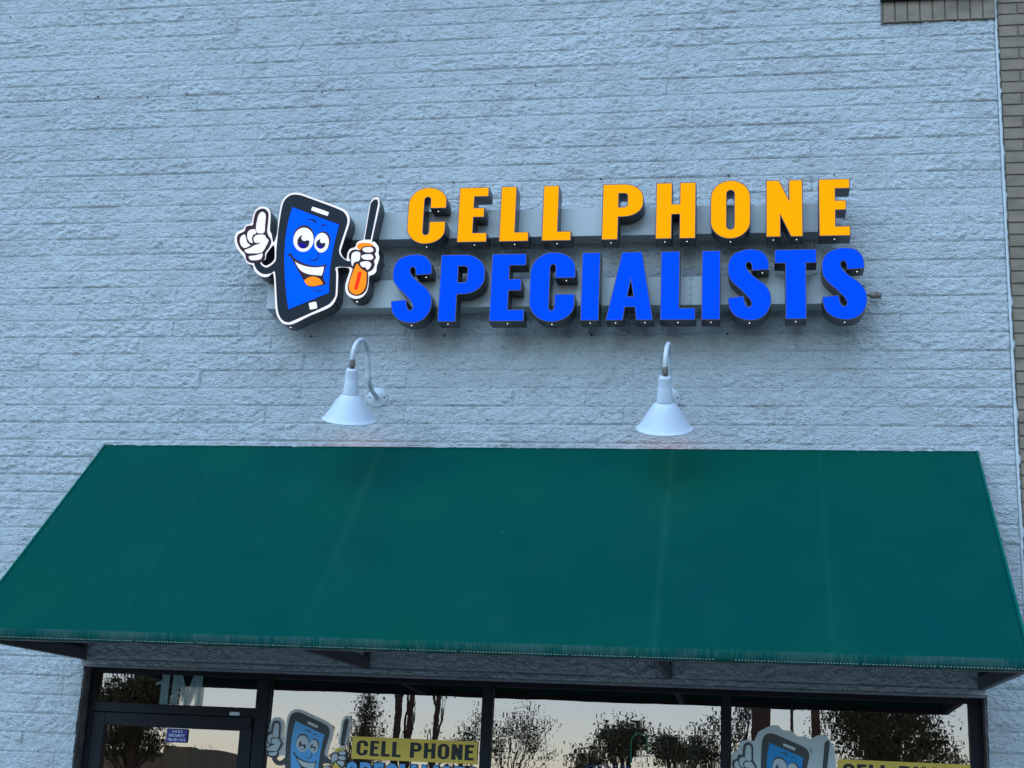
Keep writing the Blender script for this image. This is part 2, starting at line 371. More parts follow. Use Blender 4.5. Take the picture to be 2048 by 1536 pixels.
# lintel, jamb trims, storefront framing
boxo('steel_lintel', (OX0+.003, -.010, OZ-.011), (OX1-.003, .20, OZ-.002), M['lintel'], B, .001)
FY0, FY1, GY = .080, .150, .110           # frame front, back, glass
FT = 2.2605
boxo('jamb_trim', (OX0+.0005, -.002, .001), (OX0+.006, FY0-.002, FT), M['jamb'], B, 0)
boxo('jamb_trim', (OX1-.010, -.002, .001), (OX1-.0005, FY0-.002, FT), M['jamb'], B, 0)
def frame(name, x0, x1, z0, z1, l, r, b, t, parent, y0=FY0, y1=FY1):
    bm = bmesh.new()
    if l: box(bm, (x0, y0, z0), (x0+l, y1, z1), .0015)
    if r: box(bm, (x1-r, y0, z0), (x1, y1, z1), .0015)
    if t: box(bm, (x0+l+.0002, y0+.001, z1-t), (x1-r-.0002, y1-.001, z1), .0015)
    if b: box(bm, (x0+l+.0002, y0+.001, z0), (x1-r-.0002, y1-.001, z0+b), .0015)
    return bm_obj(name, bm, M['bronze'], parent)
TILT = .020
def pane(x0, x1, z0, z1, parent, tilt=TILT):
    bm = bmesh.new(); box(bm, (x0, GY, z0), (x1, GY+.006, z1))
    for v in bm.verts: v.co.y += (v.co.z-2.0)*tilt
    bm.faces.index_update()
    for f in bm.faces: f.material_index = 0 if f.index == 2 else 1
    me = bpy.data.meshes.new('pane'); bm.normal_update(); bm.to_mesh(me); bm.free(); me.materials.append(M['glass']); me.materials.append(M['clear'])
    return link('pane', me, None, parent)
XA, XB, XC, XD, XE, XF = -3.302, -2.276, -1.114, -1.063, .121, .169
tw = frame('transom_window', XA, XB-.042, 2.029, FT, .030, .012, .048, .024, B)
pane(-3.28, -2.33, 2.07, 2.243, tw)
dr = frame('door', -3.262, -2.352, .02, 2.024, .068, .070, .12, .067, B)
pane(-3.20, -2.415, .13, 1.963, dr)
boxo('handle', (-3.215, .03, .95), (-3.195, .055, 1.35), M['bronze'], dr, .004)
boxo('door_post', (XA+.0005, FY0+.003, .002), (-3.266, FY1-.002, 2.0275), M['bronze'], B)
boxo('door_post', (-2.346, FY0-.002, .002), (XB-.0005, FY1+.002, FT-.001), M['bronze'], B)
boxo('door_pivot', (-2.41, FY0-.022, 1.972), (-2.352, FY0-.001, 2.026), M['bronze'], B, .004)
boxo('door_sensor', (-2.484, FY0-.012, 2.034), (-2.428, FY0+.0005, 2.052), M['lamp'], B, .003, 'small white sensor tab above the door')
ws = []
for x0, x1, l, r in ((XB+.0005, XD, 0.004, .051), (XD+.0005, XF, .004, .048), (XF+.0005, OX1-.011, .004, .062)):
    wd = frame('window', x0, x1, .25, FT, l, r, .06, .024, B)
    pane(x0+.002, x1-r+.004, .3, 2.243, wd); ws.append(wd)
boxo('window_sill', (XB+.001, .02, .001), (OX1-.011, FY1, .248), M['bronze'], B)

# ------------------------------------------------------------------ letter shapes (height 1)
def fil(P, n=8):                           # polygon with (x, y[, radius[, radius_y]]) corners -> outline
    out = []; N = len(P)
    for i in range(N):
        p = P[i]
        if len(p) == 2: out.append((p[0], p[1])); continue
        rx = p[2]; ry = p[3] if len(p) > 3 else rx
        c = Vector((p[0], p[1])); a = (Vector(P[i-1][:2])-c); b = (Vector(P[(i+1) % N][:2])-c)
        ra = rx if abs(a.x) > abs(a.y) else ry; rb = rx if abs(b.x) > abs(b.y) else ry
        A = c+a.normalized()*ra; Bp = c+b.normalized()*rb
        for k in range(n+1):
            t = k/n*math.pi/2; out.append(tuple(c + (A-c)*(1-math.sin(t)) + (Bp-c)*(1-math.cos(t))))
    return out
def crom(P, n=5):                          # closed outline, points marked 's' stay sharp
    out = []; N = len(P)
    for i in range(N):
        b = P[i]; c = P[(i+1) % N]
        a = P[i-1] if len(b) == 2 else b; d = P[(i+2) % N] if len(c) == 2 else c
        for k in range(n):
            t = k/n
            out.append(tuple(.5*((2*b[q]) + (c[q]-a[q])*t + (2*a[q]-5*b[q]+4*c[q]-d[q])*t*t + (3*b[q]-a[q]-3*c[q]+d[q])*t**3) for q in (0, 1)))
    return out
def gly(ch, w, s=.28):
    r = .004
    if ch == 'C': return [fil([(w,.625),(w,1.0,w*.5,.24),(0,1.0,w*.5,.30),(0,0,w*.5,.30),(w,0,w*.5,.24),(w,.395),(w-s,.395),(w-s,.165,(w-2*s)/2,.055),(s,.165,(w-2*s)/2,.055),(s,.825,(w-2*s)/2,.055),(w-s,.825,(w-2*s)/2,.055),(w-s,.625)])]
    if ch == 'O': return [fil([(w,1,w*.5,.30),(0,1,w*.5,.30),(0,0,w*.5,.30),(w,0,w*.5,.30)]), fil([(w-s,.165,(w-2*s)/2,.055),(s,.165,(w-2*s)/2,.055),(s,.825,(w-2*s)/2,.055),(w-s,.825,(w-2*s)/2,.055)])]
    if ch == 'E': return [[(0,0),(0,1),(w,1),(w,.825),(s,.825),(s,.625),(w*.88,.625),(w*.88,.45),(s,.45),(s,.172),(w,.172),(w,0)]]
    if ch == 'L': return [[(0,0),(0,1),(s,1),(s,.172),(w,.172),(w,0)]]
    if ch == 'I': return [[(0,0),(0,1),(w,1),(w,0)]]
    if ch == 'H': return [[(0,0),(0,1),(s,1),(s,.62),(w-s,.62),(w-s,1),(w,1),(w,0),(w-s,0),(w-s,.43),(s,.43),(s,0)]]
    if ch == 'T': h = (w-s)/2; return [[(h,0),(h,.80),(0,.80),(0,1),(w,1),(w,.80),(w-h,.80),(w-h,0)]]
    if ch == 'P': return [fil([(0,0),(0,1),(w,1,w*.48,.26),(w,.405,w*.48,.24),(s,.405),(s,0)]), fil([(s,.585),(w-s*.98,.585,.05),(w-s*.98,.825,.05),(s,.825)])]
    if ch == 'N': return [[(0,0),(0,1),(w*.36,1),(w*.62,.665),(w*.62,1),(w,1),(w,0),(w*.67,0),(w*.40,.36),(w*.40,0)]]
    if ch == 'M': return [[(0,0),(0,1),(.31,1),(w/2,.42),(w-.31,1),(w,1),(w,0),(w-.22,0),(w-.22,.62),(w/2+.07,0),(w/2-.07,0),(.22,.62),(.22,0)]]
    if ch == '1': return [[(w-.30,0),(w-.30,.68),(0,.62),(0,.72),(w*.45,.80),(w-.30,1),(w,1),(w,0)]]
    if ch == 'A': return [[(0,0),(w*.315,1),(w*.745,1),(w,0),(w*.645,0),(w*.61,.19),(w*.405,.19),(w*.37,0)], [(w*.45,.35),(w*.575,.35),(w*.515,.575)]]
    if ch == 'S':
        P = [(1757,715,1),(1875,708,1),(1876,670),(1868,632),(1848,600),(1815,575),(1760,563),(1700,568),(1640,588),(1605,622),(1589,668),(1588,720),(1600,765),(1635,808),(1680,848),(1715,883),(1742,915),(1753,942),(1740,963),(1722,960),(1709,935),(1700,888,1),
             (1588,900,1),(1592,940),(1605,985),(1640,1025),(1690,1048),(1750,1057),(1810,1045),(1858,1010),(1884,960),(1890,900),(1876,850),(1842,805),(1800,775),(1762,745),(1730,712),(1716,682),(1723,660),(1737,655),(1750,668),(1756,690)]
        return [crom([((p[0]-1588)/302*w, (1057-p[1])/494) + tuple(p[2:]) for p in P], 3)]
OSGN = 1
def curve_mesh(loops, depth, offset=0):     # filled outline standing in the x-z plane, front at y=0, body behind it
    cu = bpy.data.curves.new('c', 'CURVE'); cu.dimensions = '2D'; cu.fill_mode = 'BOTH'; cu.extrude = depth/2; cu.offset = offset*OSGN
    for q, lp in enumerate(loops):
        ar = sum(a[0]*b[1]-b[0]*a[1] for a, b in zip(lp, lp[1:]+lp[:1]))
        if (ar > 0) == (q > 0): lp = lp[::-1]           # outline one way round, holes the other
        sp = cu.splines.new('POLY'); sp.points.add(len(lp)-1); sp.use_cyclic_u = True
        for i, p in enumerate(lp): sp.points[i].co = (p[0], p[1], 0, 1)
    o = bpy.data.objects.new('c', cu); COL.objects.link(o); dg = bpy.context.evaluated_depsgraph_get()
    me = bpy.data.meshes.new_from_object(o.evaluated_get(dg)); bpy.data.objects.remove(o); bpy.data.curves.remove(cu)
    me.transform(Matrix(((1,0,0,0),(0,0,-1,depth/2),(0,1,0,0),(0,0,0,1)))); me.materials.clear()
    return me
def shape(name, loops, y, depth, m, parent, label=None, offset=0):
    me = curve_mesh(loops, depth, offset); me.transform(Matrix.Translation((0, y, 0))); me.name = name
    return link(name, me, m, parent, label)
_t = curve_mesh([[(0, 0), (1, 0), (1, 1), (0, 1)]], .01, .1)
OSGN = 1 if max(v.co.x for v in _t.vertices) > 1.01 else -1
def place(loops, x0, z0, h): return [[(x0+p[0]*h, z0+p[1]*h) for p in lp] for lp in loops]
WROT = None
FRONT = -.255
def letter(ch, x0, x1, z0, z1, m, parent, label, weeps, stem):
    h = z1-z0; w = (x1-x0)/h
    if ch in 'I': lp = gly(ch, w)
    else: lp = gly(ch, w, stem)
    lp = place(lp, x0, z0, h)
    can = shape('letter', lp, FRONT, -FRONT-.141, M['return'], parent, label)
    shape('letter_face', lp, FRONT-.0015, .0014, m, can, offset=-.0042)
    for (fx, zz) in weeps:
        x = x0+fx*(x1-x0); z = z0+zz*h
        bm = bmesh.new(); lathe(bm, [(0, 0), (.0027, 0), (.0027, .006)], (x, FRONT+.042, z-.0015), (0, 0, 1), 12); bm_obj('weep_hole', bm, M['weep'], can)
def raceway(x0, x1, z0, z1, parent):
    bm = bmesh.new(); box(bm, (x0, -.14, z0), (x1, .006, z1), .0015); r = bm_obj('raceway', bm, M['raceway'], parent)
    return r
def rivets(xs, zs, parent):
    for x in xs:
        for z in zs:
            bm = bmesh.new(); lathe(bm, [(0, .002), (.0025, .0015), (.003, 0)], (x, -.1401, z), (0, -1, 0), 8); bm_obj('rivet', bm, M['return'], parent)
U = thing('channel_letter_sign', 'upper row of lit yellow letters reading CELL PHONE on a grey raceway', 'sign', (-.4, 0, 4.66))
r = raceway(-2.44, .66, 4.658, 4.822, U)
bm = bmesh.new(); box(bm, (-.10, -.1415, 4.659), (-.099, -.1402, 4.821)); bm_obj('raceway_seam', bm, M['return'], U)
rivets((-.413, -.395, -1.305), (4.68, 4.72, 4.80), U)
Z0, Z1 = 4.588, 4.911
for ch, x0, x1, lab, wp, st in (
    ('C', -1.603, -1.386, 'first yellow C', ((.5, 0), (.75, .625)), .275), ('E', -1.317, -1.151, 'yellow E in CELL', ((.55, 0),), .27),
    ('L', -1.083, -.920, 'first yellow L', ((.5, 0),), .27), ('L', -.848, -.687, 'second yellow L', ((.5, 0),), .27),
    ('P', -.522, -.300, 'yellow P', ((.22, 0),), .275), ('H', -.233, -.019, 'yellow H', ((.23, 0), (.78, 0)), .27),
    ('O', .058, .270, 'yellow O', ((.5, 0),), .26), ('N', .350, .542, 'yellow N', ((.2, 0), (.83, 0)), .25), ('E', .624, .786, 'last yellow E', ((.5, 0),), .27)):
    e = .006 if ch in 'CO' else 0
    letter(ch, x0, x1, Z0-e, Z1+e, M['yellow'], U, lab+' with dark sides', wp, st)
Lo = thing('channel_letter_sign', 'lower row of lit blue letters reading SPECIALISTS on a grey raceway', 'sign', (-.4, 0, 4.25))
raceway(-2.415, .72, 4.254, 4.415, Lo)
rivets((-.052, -.040, .036), (4.27, 4.31, 4.35, 4.40), Lo)
bm = bmesh.new(); box(bm, (-.046, -.1415, 4.255), (-.045, -.1402, 4.414)); bm_obj('raceway_seam', bm, M['return'], Lo)
bm = bmesh.new(); box(bm, (-.158, -.1415, 4.255), (-.157, -.1402, 4.414)); bm_obj('raceway_seam', bm, M['return'], Lo)
Z0, Z1 = 4.133, 4.517
for ch, x0, x1, lab, wp, st in (
    ('S', -1.664, -1.436, 'first blue S', ((.5, 0), (.78, .70)), .3), ('P', -1.398, -1.150, 'blue P', ((.2, 0),), .26),
    ('E', -1.115, -.926, 'blue E', ((.5, 0),), .26), ('C', -.902, -.656, 'blue C', ((.5, 0), (.78, .625)), .275), ('I', -.622, -.524, 'first blue I', ((.5, 0),), .26),
    ('A', -.488, -.237, 'blue A', ((.2, 0), (.82, 0)), .26), ('L', -.200, -.016, 'blue L', ((.5, 0),), .26), ('I', .016, .113, 'second blue I', ((.5, 0),), .26),
    ('S', .152, .376, 'middle blue S', ((.5, 0), (.8, .70)), .3), ('T', .394, .610, 'blue T', ((.5, 0),), .28), ('S', .636, .863, 'last blue S', ((.5, 0), (.8, .70)), .3)):
    e = .006 if ch in 'CS' else 0
    letter(ch, x0, x1, Z0-e, Z1+e, M['blue'], Lo, lab+' with dark sides', wp, st)

# ------------------------------------------------------------------ the pictorial sign: phone with gloves and a screwdriver
def art(P): return [tuple(pt(450+x/4.8, 360+y/4.8, FRONT)[[0, 2]]) for x, y in P]
def ell(cx, cy, rx, ry, rot=0, n=28, a0=0, a1=360):
    c, s = math.cos(math.radians(rot)), math.sin(math.radians(rot)); out = []
    for k in range(n):
        t = math.radians(a0+(a1-a0)*k/(n if a1-a0 == 360 else n-1)); x, y = rx*math.cos(t), ry*math.sin(t); out.append((cx+x*c-y*s, cy+x*s+y*c))
    return out
def stroke(P, W, n=5):                    # tapering pen stroke through points
    Q = [Vector((p[0], p[1], 0)) for p in P]; Q = smooth_path(Q, n); N = len(Q); L_, R_ = [], []
    for i, p in enumerate(Q):
        t = (Q[min(i+1, N-1)]-Q[max(i-1, 0)]).normalized(); nn = Vector((-t.y, t.x, 0)); f = i/(N-1)*(len(W)-1); k = min(int(f), len(W)-2)
        wd = (W[k]*(1-f+k)+W[k+1]*(f-k))/2
        L_.append(tuple((p+nn*wd)[:2])); R_.append(tuple((p-nn*wd)[:2]))
    return L_+R_[::-1]
SIL = [(465,600),(500,520),(515,380),(530,270),(546,215),(572,168),(610,138),(655,124),(705,124),(755,136),(820,162),(1000,225),(1115,270),(1163,300),(1190,342),(1197,392),(1185,445),(1160,520),(1125,630),(1110,680),(1115,705),(1132,738),(1165,762),(1172,730),(1178,700),(1200,662),(1250,643),(1262,610),(1285,588),(1325,573),(1336,545),(1384,262),(1396,215),(1430,172),(1472,170),(1483,222),(1477,280),(1412,575),(1433,590),(1462,622),(1478,660),(1472,700),(1482,742),(1470,790),(1456,830),(1450,880),(1420,907),(1385,922),(1380,960),(1375,1020),(1358,1075),(1320,1120),(1265,1140),(1213,1130),(1170,1095),(1155,1045),(1163,980),(1188,905),(1196,870),(1180,842),(1085,842),(1086,900),(1080,1080),(1068,1132),(1040,1188),(980,1234),(820,1300),(680,1370),(610,1388),(555,1375),(515,1330),(490,1268),(480,1150),(466,905),(420,925),(378,932),(338,920),(300,890),(275,850),(266,818),(213,798),(188,752),(165,718),(132,680),(100,620),(92,562),(106,512),(148,484),(182,468),(202,432),(255,413),(264,370),(282,308),(312,270),(355,254),(400,262),(428,290),(438,340),(430,480),(445,515)]
HOLE = [(470,625),(440,650),(410,690),(395,715),(388,760),(352,788),(368,812),(392,822),(428,808),(472,768),(478,700)]
PHONE = [(500,600),(512,480),(527,380),(541,290),(560,220),(585,180),(620,152),(665,140),(720,145),(780,164),(1000,245),(1108,288),(1150,318),(1172,360),(1176,402),(1163,455),(1103,640),(1097,690),(1108,722),(1135,752),(1178,778),(1205,782),(1212,830),(1200,838),(1068,838),(1069,900),(1063,1088),(1050,1130),(1020,1172),(960,1215),(660,1350),(603,1367),(556,1350),(525,1310),(506,1245),(495,1100),(480,890),(450,893),(400,906),(348,896),(305,860),(280,800),(330,785),(352,818),(392,840),(432,826),(486,775),(492,690)]
LHAND = [(122,612),(114,565),(130,522),(188,492),(202,452),(232,438),(268,434),(276,380),(296,312),(328,284),(368,274),(403,292),(420,332),(414,420),(408,510),(446,580),(432,640),(388,702),(386,755),(352,790),(290,800),(240,795),(205,768),(193,712),(150,668)]
LW = [[(308,400),(325,338),(355,308),(383,320),(393,352),(386,430),(378,506),(320,512),(302,490),(300,450)],
      [(215,540),(222,500),(250,478),(290,476),(300,502),(298,516),(270,530),(260,570),(268,605),(243,600),(222,572)],
      [(145,578),(156,545),(190,525),(204,560),(216,602),(245,627),(222,643),(188,654),(160,635),(148,606)],
      [(285,545),(310,530),(378,528),(398,560),(420,580),(402,625),(370,680),(338,702),(260,706),(212,702),(190,676),(240,655),(280,632),(318,618),(348,602),(300,606),(281,590),(276,565)],
      [(232,735),(300,724),(360,708),(355,745),(330,767),(260,772),(238,760)]]
RHAND = [(1188,735),(1205,690),(1245,668),(1296,674),(1318,640),(1345,632),(1400,628),(1445,650),(1452,688),(1440,710),(1452,745),(1432,780),(1440,812),(1420,860),(1385,882),(1350,886),(1300,852),(1280,822),(1240,858),(1205,835),(1208,790)]
RW = [[(1215,742),(1226,706),(1260,690),(1298,700),(1300,740),(1290,778),(1250,790),(1235,810),(1226,832),(1216,800)],
      [(1322,672),(1342,652),(1400,648),(1426,666),(1420,690),(1390,698),(1345,694)],
      [(1312,740),(1330,722),(1400,716),(1426,740),(1415,765),(1380,770),(1330,762)],
      [(1299,806),(1320,788),(1380,786),(1406,812),(1392,848),(1366,866),(1352,842),(1320,838)]]
HND_D = [(1238,830),(1280,800),(1350,858),(1376,900),(1372,1000),(1352,1068),(1305,1106),(1250,1113),(1200,1090),(1177,1040),(1190,970)]
HND = [(1262,812),(1290,830),(1312,856),(1352,882),(1362,902),(1356,1000),(1336,1058),(1292,1096),(1250,1100),(1210,1080),(1190,1036),(1200,970)]
SLOT = [(1280,893),(1298,883),(1312,897),(1296,975),(1276,1046),(1258,1057),(1243,1042),(1262,965)]
SHAFT = [(1340,573),(1398,226),(1432,186),(1465,187),(1471,226),(1400,573)]
FERR = [(1325,578),(1396,580),(1391,606),(1321,602)]
GUARD = [(1270,640),(1284,613),(1340,606),(1400,612),(1426,632),(1395,638),(1335,640),(1302,668),(1280,664)]
SCREEN = [(648,262),(800,320),(950,378),(1096,430),(1062,555),(1030,700),(1008,850),(1000,1000),(1000,1082),(800,1164),(610,1242),(590,1110),(575,930),(570,740),(582,560),(608,400)]
SPEAK = [(838,268),(850,260),(985,306),(995,320),(988,338),(972,342),(840,296),(830,283)]
HOME = [(812,1182),(868,1170),(878,1180),(886,1224),(878,1232),(826,1244),(816,1236),(806,1194)]
FACE = dict(
    lids=[ell(757, 560, 102, 125, 8), ell(940, 590, 74, 96, 8)],
    eyes=[ell(756, 576, 97, 116, 8), ell(930, 605, 70, 95, 8)],
    pup=[crom([(745,535),(735,565),(760,590),(795,582),(812,590),(808,625),(790,650),(755,662),(718,650),(698,615),(702,575),(720,548)],3), crom([(920,572),(915,595),(935,612),(960,606),(966,622),(955,648),(925,664),(895,655),(878,625),(884,595),(900,580)],3)],
    iris=[ell(745, 632, 36, 22, 6, 16), ell(913, 642, 26, 15, 6, 16)],
    brow=[stroke([(785,387),(825,380),(855,392),(876,414)], [4,14,20,16]), stroke([(926,446),(955,433),(990,438)], [18,12,3])],
    nose=[stroke([(868,660),(900,705),(896,745),(870,772),(835,777),(805,764)], [3,9,12,14,12,3])],
    smile=[stroke([(606,722),(640,708)], [22,8]), stroke([(962,800),(988,822)], [10,4])],
    mouth=[crom([(606,712,1),(640,716),(660,745),(720,785),(800,815),(890,828),(975,812,1),(958,880),(945,935),(978,1005,1),(920,1018),(850,1030),(800,1022),(765,980),(720,900),(670,810),(635,745)], 3)],
    teeth=[crom([(674,784,1),(720,812),(800,836),(880,842),(952,834,1),(945,880),(930,920,1),(870,916),(800,906),(740,880),(700,835)], 3)],
    tongue=[crom([(762,968,1),(800,940),(850,930),(910,950),(943,1000,1),(890,1016),(840,1022),(790,1010)], 3)],
    chin=[stroke([(835,1060),(890,1070),(950,1048)], [3,12,3])])
def picture(parent, tr, y, st, dep, pal, sil=True):
    """the artwork in layers st apart, towards the viewer; tr maps art units to (x, z)"""
    def lay(name, loops, k, m, sm=False):
        LP = [tr(crom(l, 3) if sm else l) for l in loops]
        shape(name, LP, y-k*st, dep, m, parent)
    if sil: lay('border', [SIL, HOLE], 1, pal['white'], True)
    lay('phone_body', [PHONE], 2, pal['dark'], True); lay('glove_outline', [LHAND], 3, pal['maroon'], True)
    for q in LW: lay('glove', [q], 4, pal['glove'], True)
    lay('screen', [SCREEN], 3, pal['blue']); lay('speaker_slot', [SPEAK], 3, pal['glove'], True); lay('home_button', [HOME], 3, pal['glove'], True)
    lay('screwdriver_shaft', [SHAFT], 2, pal['dark']); lay('ferrule', [FERR], 3, pal['glove'])
    lay('screwdriver_handle', [HND_D], 3, pal['maroon'], True); lay('handle_fill', [HND], 5, pal['orange'], True); lay('handle_slot', [SLOT], 6, pal['red'], True)
    lay('glove_outline', [RHAND], 4, pal['maroon'], True)
    for q in RW: lay('glove', [q], 6, pal['glove'], True)
    lay('screwdriver_guard', [GUARD], 5, pal['orange'], True)
    for q in FACE['lids']: lay('eyelid', [q], 4, pal['maroon'])
    lay('eye', [FACE['eyes'][0]], 5, pal['glove']); lay('eye', [FACE['eyes'][1]], 5.5, pal['glove'])
    for q in FACE['pup']: lay('pupil', [q], 6.5, pal['dark'])
    for q in FACE['iris']: lay('iris', [q], 7.5, pal['iris'])
    for q in FACE['brow']: lay('eyebrow', [q], 4, pal['dark'])
    lay('nose', FACE['nose'], 6, pal['dark'])
    for q in FACE['smile']: lay('smile_line', [q], 4, pal['dark'])
    lay('mouth', FACE['mouth'], 4.5, pal['maroon']); lay('teeth', FACE['teeth'], 5.5, pal['glove']); lay('tongue', FACE['tongue'], 5.5, pal['tongue']); lay('chin_line', FACE['chin'], 4, pal['dark'])
PS = thing('picture_sign', 'lit sign of a smiling phone with white gloves, pointing up and holding an orange screwdriver', 'sign', (-2.1, 0, 4.2))
can = shape('sign_cabinet', [art(crom(SIL, 3)), art(crom(HOLE, 3))], FRONT+.001, -FRONT-.142, M['return'], PS)
picture(PS, art, FRONT+.001, .0012, .0011, dict(white=M['lit_white'], dark=M['lit_dark'], maroon=M['lit_maroon'], glove=M['lit_white'], blue=M['lit_blue'], orange=M['lit_orange'], red=M['lit_red'], iris=M['iris'], tongue=M['lit_orange']))
for (x, y) in ((630, 1416), (1268, 1170)):
    q = pt(450+x/4.8, 360+y/4.8, FRONT+.05)
    bm = bmesh.new(); lathe(bm, [(0, 0), (.0042, 0), (.0042, .01)], q, (0, 0, 1), 12); bm_obj('weep_hole', bm, M['weep'], PS)

# photocell and toggle at the right end of the lower raceway
P = thing('photocell', 'grey cylindrical photocell with small toggle poking out right of the last S', 'sensor', (.9, 0, 4.3))
q0, q1 = pt(1734, 590, -.07), pt(1764, 594, -.07)
bm = bmesh.new(); lathe(bm, [(0, 0), (.006, 0), (.006, .03), (.011, .035), (.017, .036), (.018, .04), (.018, .085), (.014, .094), (0, .096)], (q0[0]-.02, -.07, q0[2]), (1, 0, -.04), 20)
bm_obj('sensor_body', bm, M['rust'], P, smooth=True)
q = pt(1727, 573, -.1); bm = bmesh.new(); tube(bm, [(q[0]-.03, -.1, q[2]), (q[0]+.01, -.1, q[2]+.002)], .003, 8); box(bm, (q[0]-.004, -.108, q[2]-.005), (q[0]+.004, -.094, q[2]+.006), .001)
bm_obj('toggle', bm, M['hole'], P)

# ------------------------------------------------------------------ gooseneck lamps
def gooseneck(bx, bz, droop, yaw, label, lean):
    t = thing('gooseneck_lamp', label, 'wall lamp', (bx, 0, bz), 'white gooseneck lamps over the awning')
    bm = bmesh.new(); lathe(bm, [(0, .033), (.018, .033), (.024, .026), (.050, .022), (.058, .016), (.0595, .008), (.0595, -.02)], (bx, 0, bz), (0, -1, 0), 40)
    plate = bm_obj('base_plate', bm, M['lamp_grey'], t, smooth=True)
    for s in (-1, 1):
        bm = bmesh.new(); lathe(bm, [(0, .003), (.004, .003), (.0055, 0)], (bx+s*.042, -.0225, bz), (0, -1, 0), 12); bm_obj('screw', bm, M['hole'], plate)
    start = len(bpy.data.objects)
    parts = []
    path = smooth_path([(bx, -.02, bz), (bx, -.07, bz+.003), (bx, -.15, bz+.012), (bx, -.205, bz+.045), (bx, -.232, bz+.10), (bx, -.258, bz+.155), (bx, -.288, bz+.198), (bx, -.335, bz+.219), (bx, -.385, bz+.218), (bx-.004, -.440, bz+.198), (bx-.009, -.482, bz+.160), (bx-.012, -.507, bz+.110), (bx-.013, -.505, bz+.070)], 6)
    bm = bmesh.new(); tube(bm, path, .0122, 18); parts.append(bm_obj('arm', bm, M['lamp_grey'], t, smooth=True))
    ax = Vector((lean, .46, -1)).normalized(); c = Vector((bx-.013, -.500, bz+.060))
    bm = bmesh.new(); lathe(bm, [(.0125, -.02), (.015, -.018), (.016, .0), (.0165, .022), (.0125, .024), (.0125, .04)], c, ax, 20); parts.append(bm_obj('fitting', bm, M['rust'], t, smooth=True))
    bm = bmesh.new(); lathe(bm, [(.014, .030), (.026, .031), (.031, .036), (.033, .045), (.0335, .092), (.0345, .094), (.0355, .096), (.040, .155), (.043, .163), (.043, .166), (.040, .168), (.030, .168)], c, ax, 40); parts.append(bm_obj('socket_cover', bm, M['lamp'], t, smooth=True))
    bm = bmesh.new(); lathe(bm, [(.038, .1665), (.045, .168), (.050, .173), (.060, .181), (.076, .204), (.099, .240), (.119, .272), (.130, .288), (.138, .297), (.1445, .301), (.146, .304), (.1445, .306), (.137, .302), (.128, .292), (.096, .243), (.056, .185), (.040, .172), (.020, .170), (0.0, .170)], c, ax, 64)
    sh = bm_obj('shade', bm, M['lamp'], t, smooth=True); parts.append(sh)
    bm = bmesh.new(); lathe(bm, [(0, .172), (.013, .172), (.014, .195), (.026, .225), (.029, .240), (.024, .258), (.012, .268), (0, .270)], c, ax, 24); parts.append(bm_obj('bulb', bm, M['bulb'], t, smooth=True))
    l = bpy.data.lights.new('lamp_light', 'SPOT'); l.energy = 1.1; l.color = (1, .36, .24); l.shadow_soft_size = .03; l.spot_size = math.radians(150); l.spot_blend = 1
    lo = bpy.data.objects.new('lamp_light', l); COL.objects.link(lo); lo.parent = t
    p = c+ax*.285-Vector((bx, 0, bz)); parts.append(lo)
    lo.matrix_basis = Matrix.Translation(p) @ (-ax).to_track_quat('Z', 'Y').to_matrix().to_4x4()
    R = Matrix.Rotation(math.radians(droop), 4, 'X') @ Matrix.Rotation(math.radians(yaw), 4, 'Z')
    for o in parts: o.matrix_basis = R @ o.matrix_basis
    return t
gooseneck(-1.769, 3.772, 0, 0, 'white gooseneck lamp under the pictorial sign, its arm and round base plate in full view', -.11)
gooseneck(-.157, 3.772, 5.0, 2.0, 'white gooseneck lamp below the blue letters L and I', -.01)

# ------------------------------------------------------------------ awning
AX0, AX1, AZ1, AZ0, AD = -3.338, 1.411, 3.494, 2.298, 1.20
A = thing('awning', 'wide sloping green canvas awning with stitched hem over the storefront', 'awning', (-.96, 0, AZ0))
RIB = (AX0, -1.721, -.139, AX1); HZ = AZ0+.048
def sag(x, s):
    for a, b in zip(RIB, RIB[1:]):
        if a <= x <= b: u = (x-a)/(b-a); return -.020*(math.sin(math.pi*u)**.8)*math.sin(math.pi*min(1, s*1.02))
    return 0
bm = bmesh.new(); nx, ns = 190, 60; rows = []
for j in range(ns+1):
    s = j/ns; row = []
    for i in range(nx+1):
        x = AX0+(AX1-AX0)*i/nx; g = sag(x, s)+(.0022*math.sin(x*5.1+s*3)+.0015*math.sin(x*11.3-s*7)+.0012*math.sin(x*23+s*2+math.sin(s*5)))*math.sin(math.pi*s)**.6
        row.append(bm.verts.new((x, -.015-(AD-.015)*s-g*-.7, AZ1-(AZ1-HZ)*s+g*.7)))
    rows.append(row)
for dy, dz in ((-.004, -.006), (-.002, -.026), (.000, -.048)):
    rows.append([bm.verts.new((AX0+(AX1-AX0)*i/nx, -AD+dy+.0012*math.sin(i*1.7), HZ+dz+.0012*math.sin(i*.61))) for i in range(nx+1)])
rows.append([bm.verts.new((AX0+(AX1-AX0)*i/nx, -AD+.035, AZ0+.002)) for i in range(nx+1)])
for a, b in zip(rows, rows[1:]):
    for i in range(nx): bm.faces.new((a[i], b[i], b[i+1], a[i+1]))
bmesh.ops.solidify(bm, geom=bm.faces[:], thickness=.0012)
bm_obj('canvas_slope', bm, M['awning'], A, smooth=True)
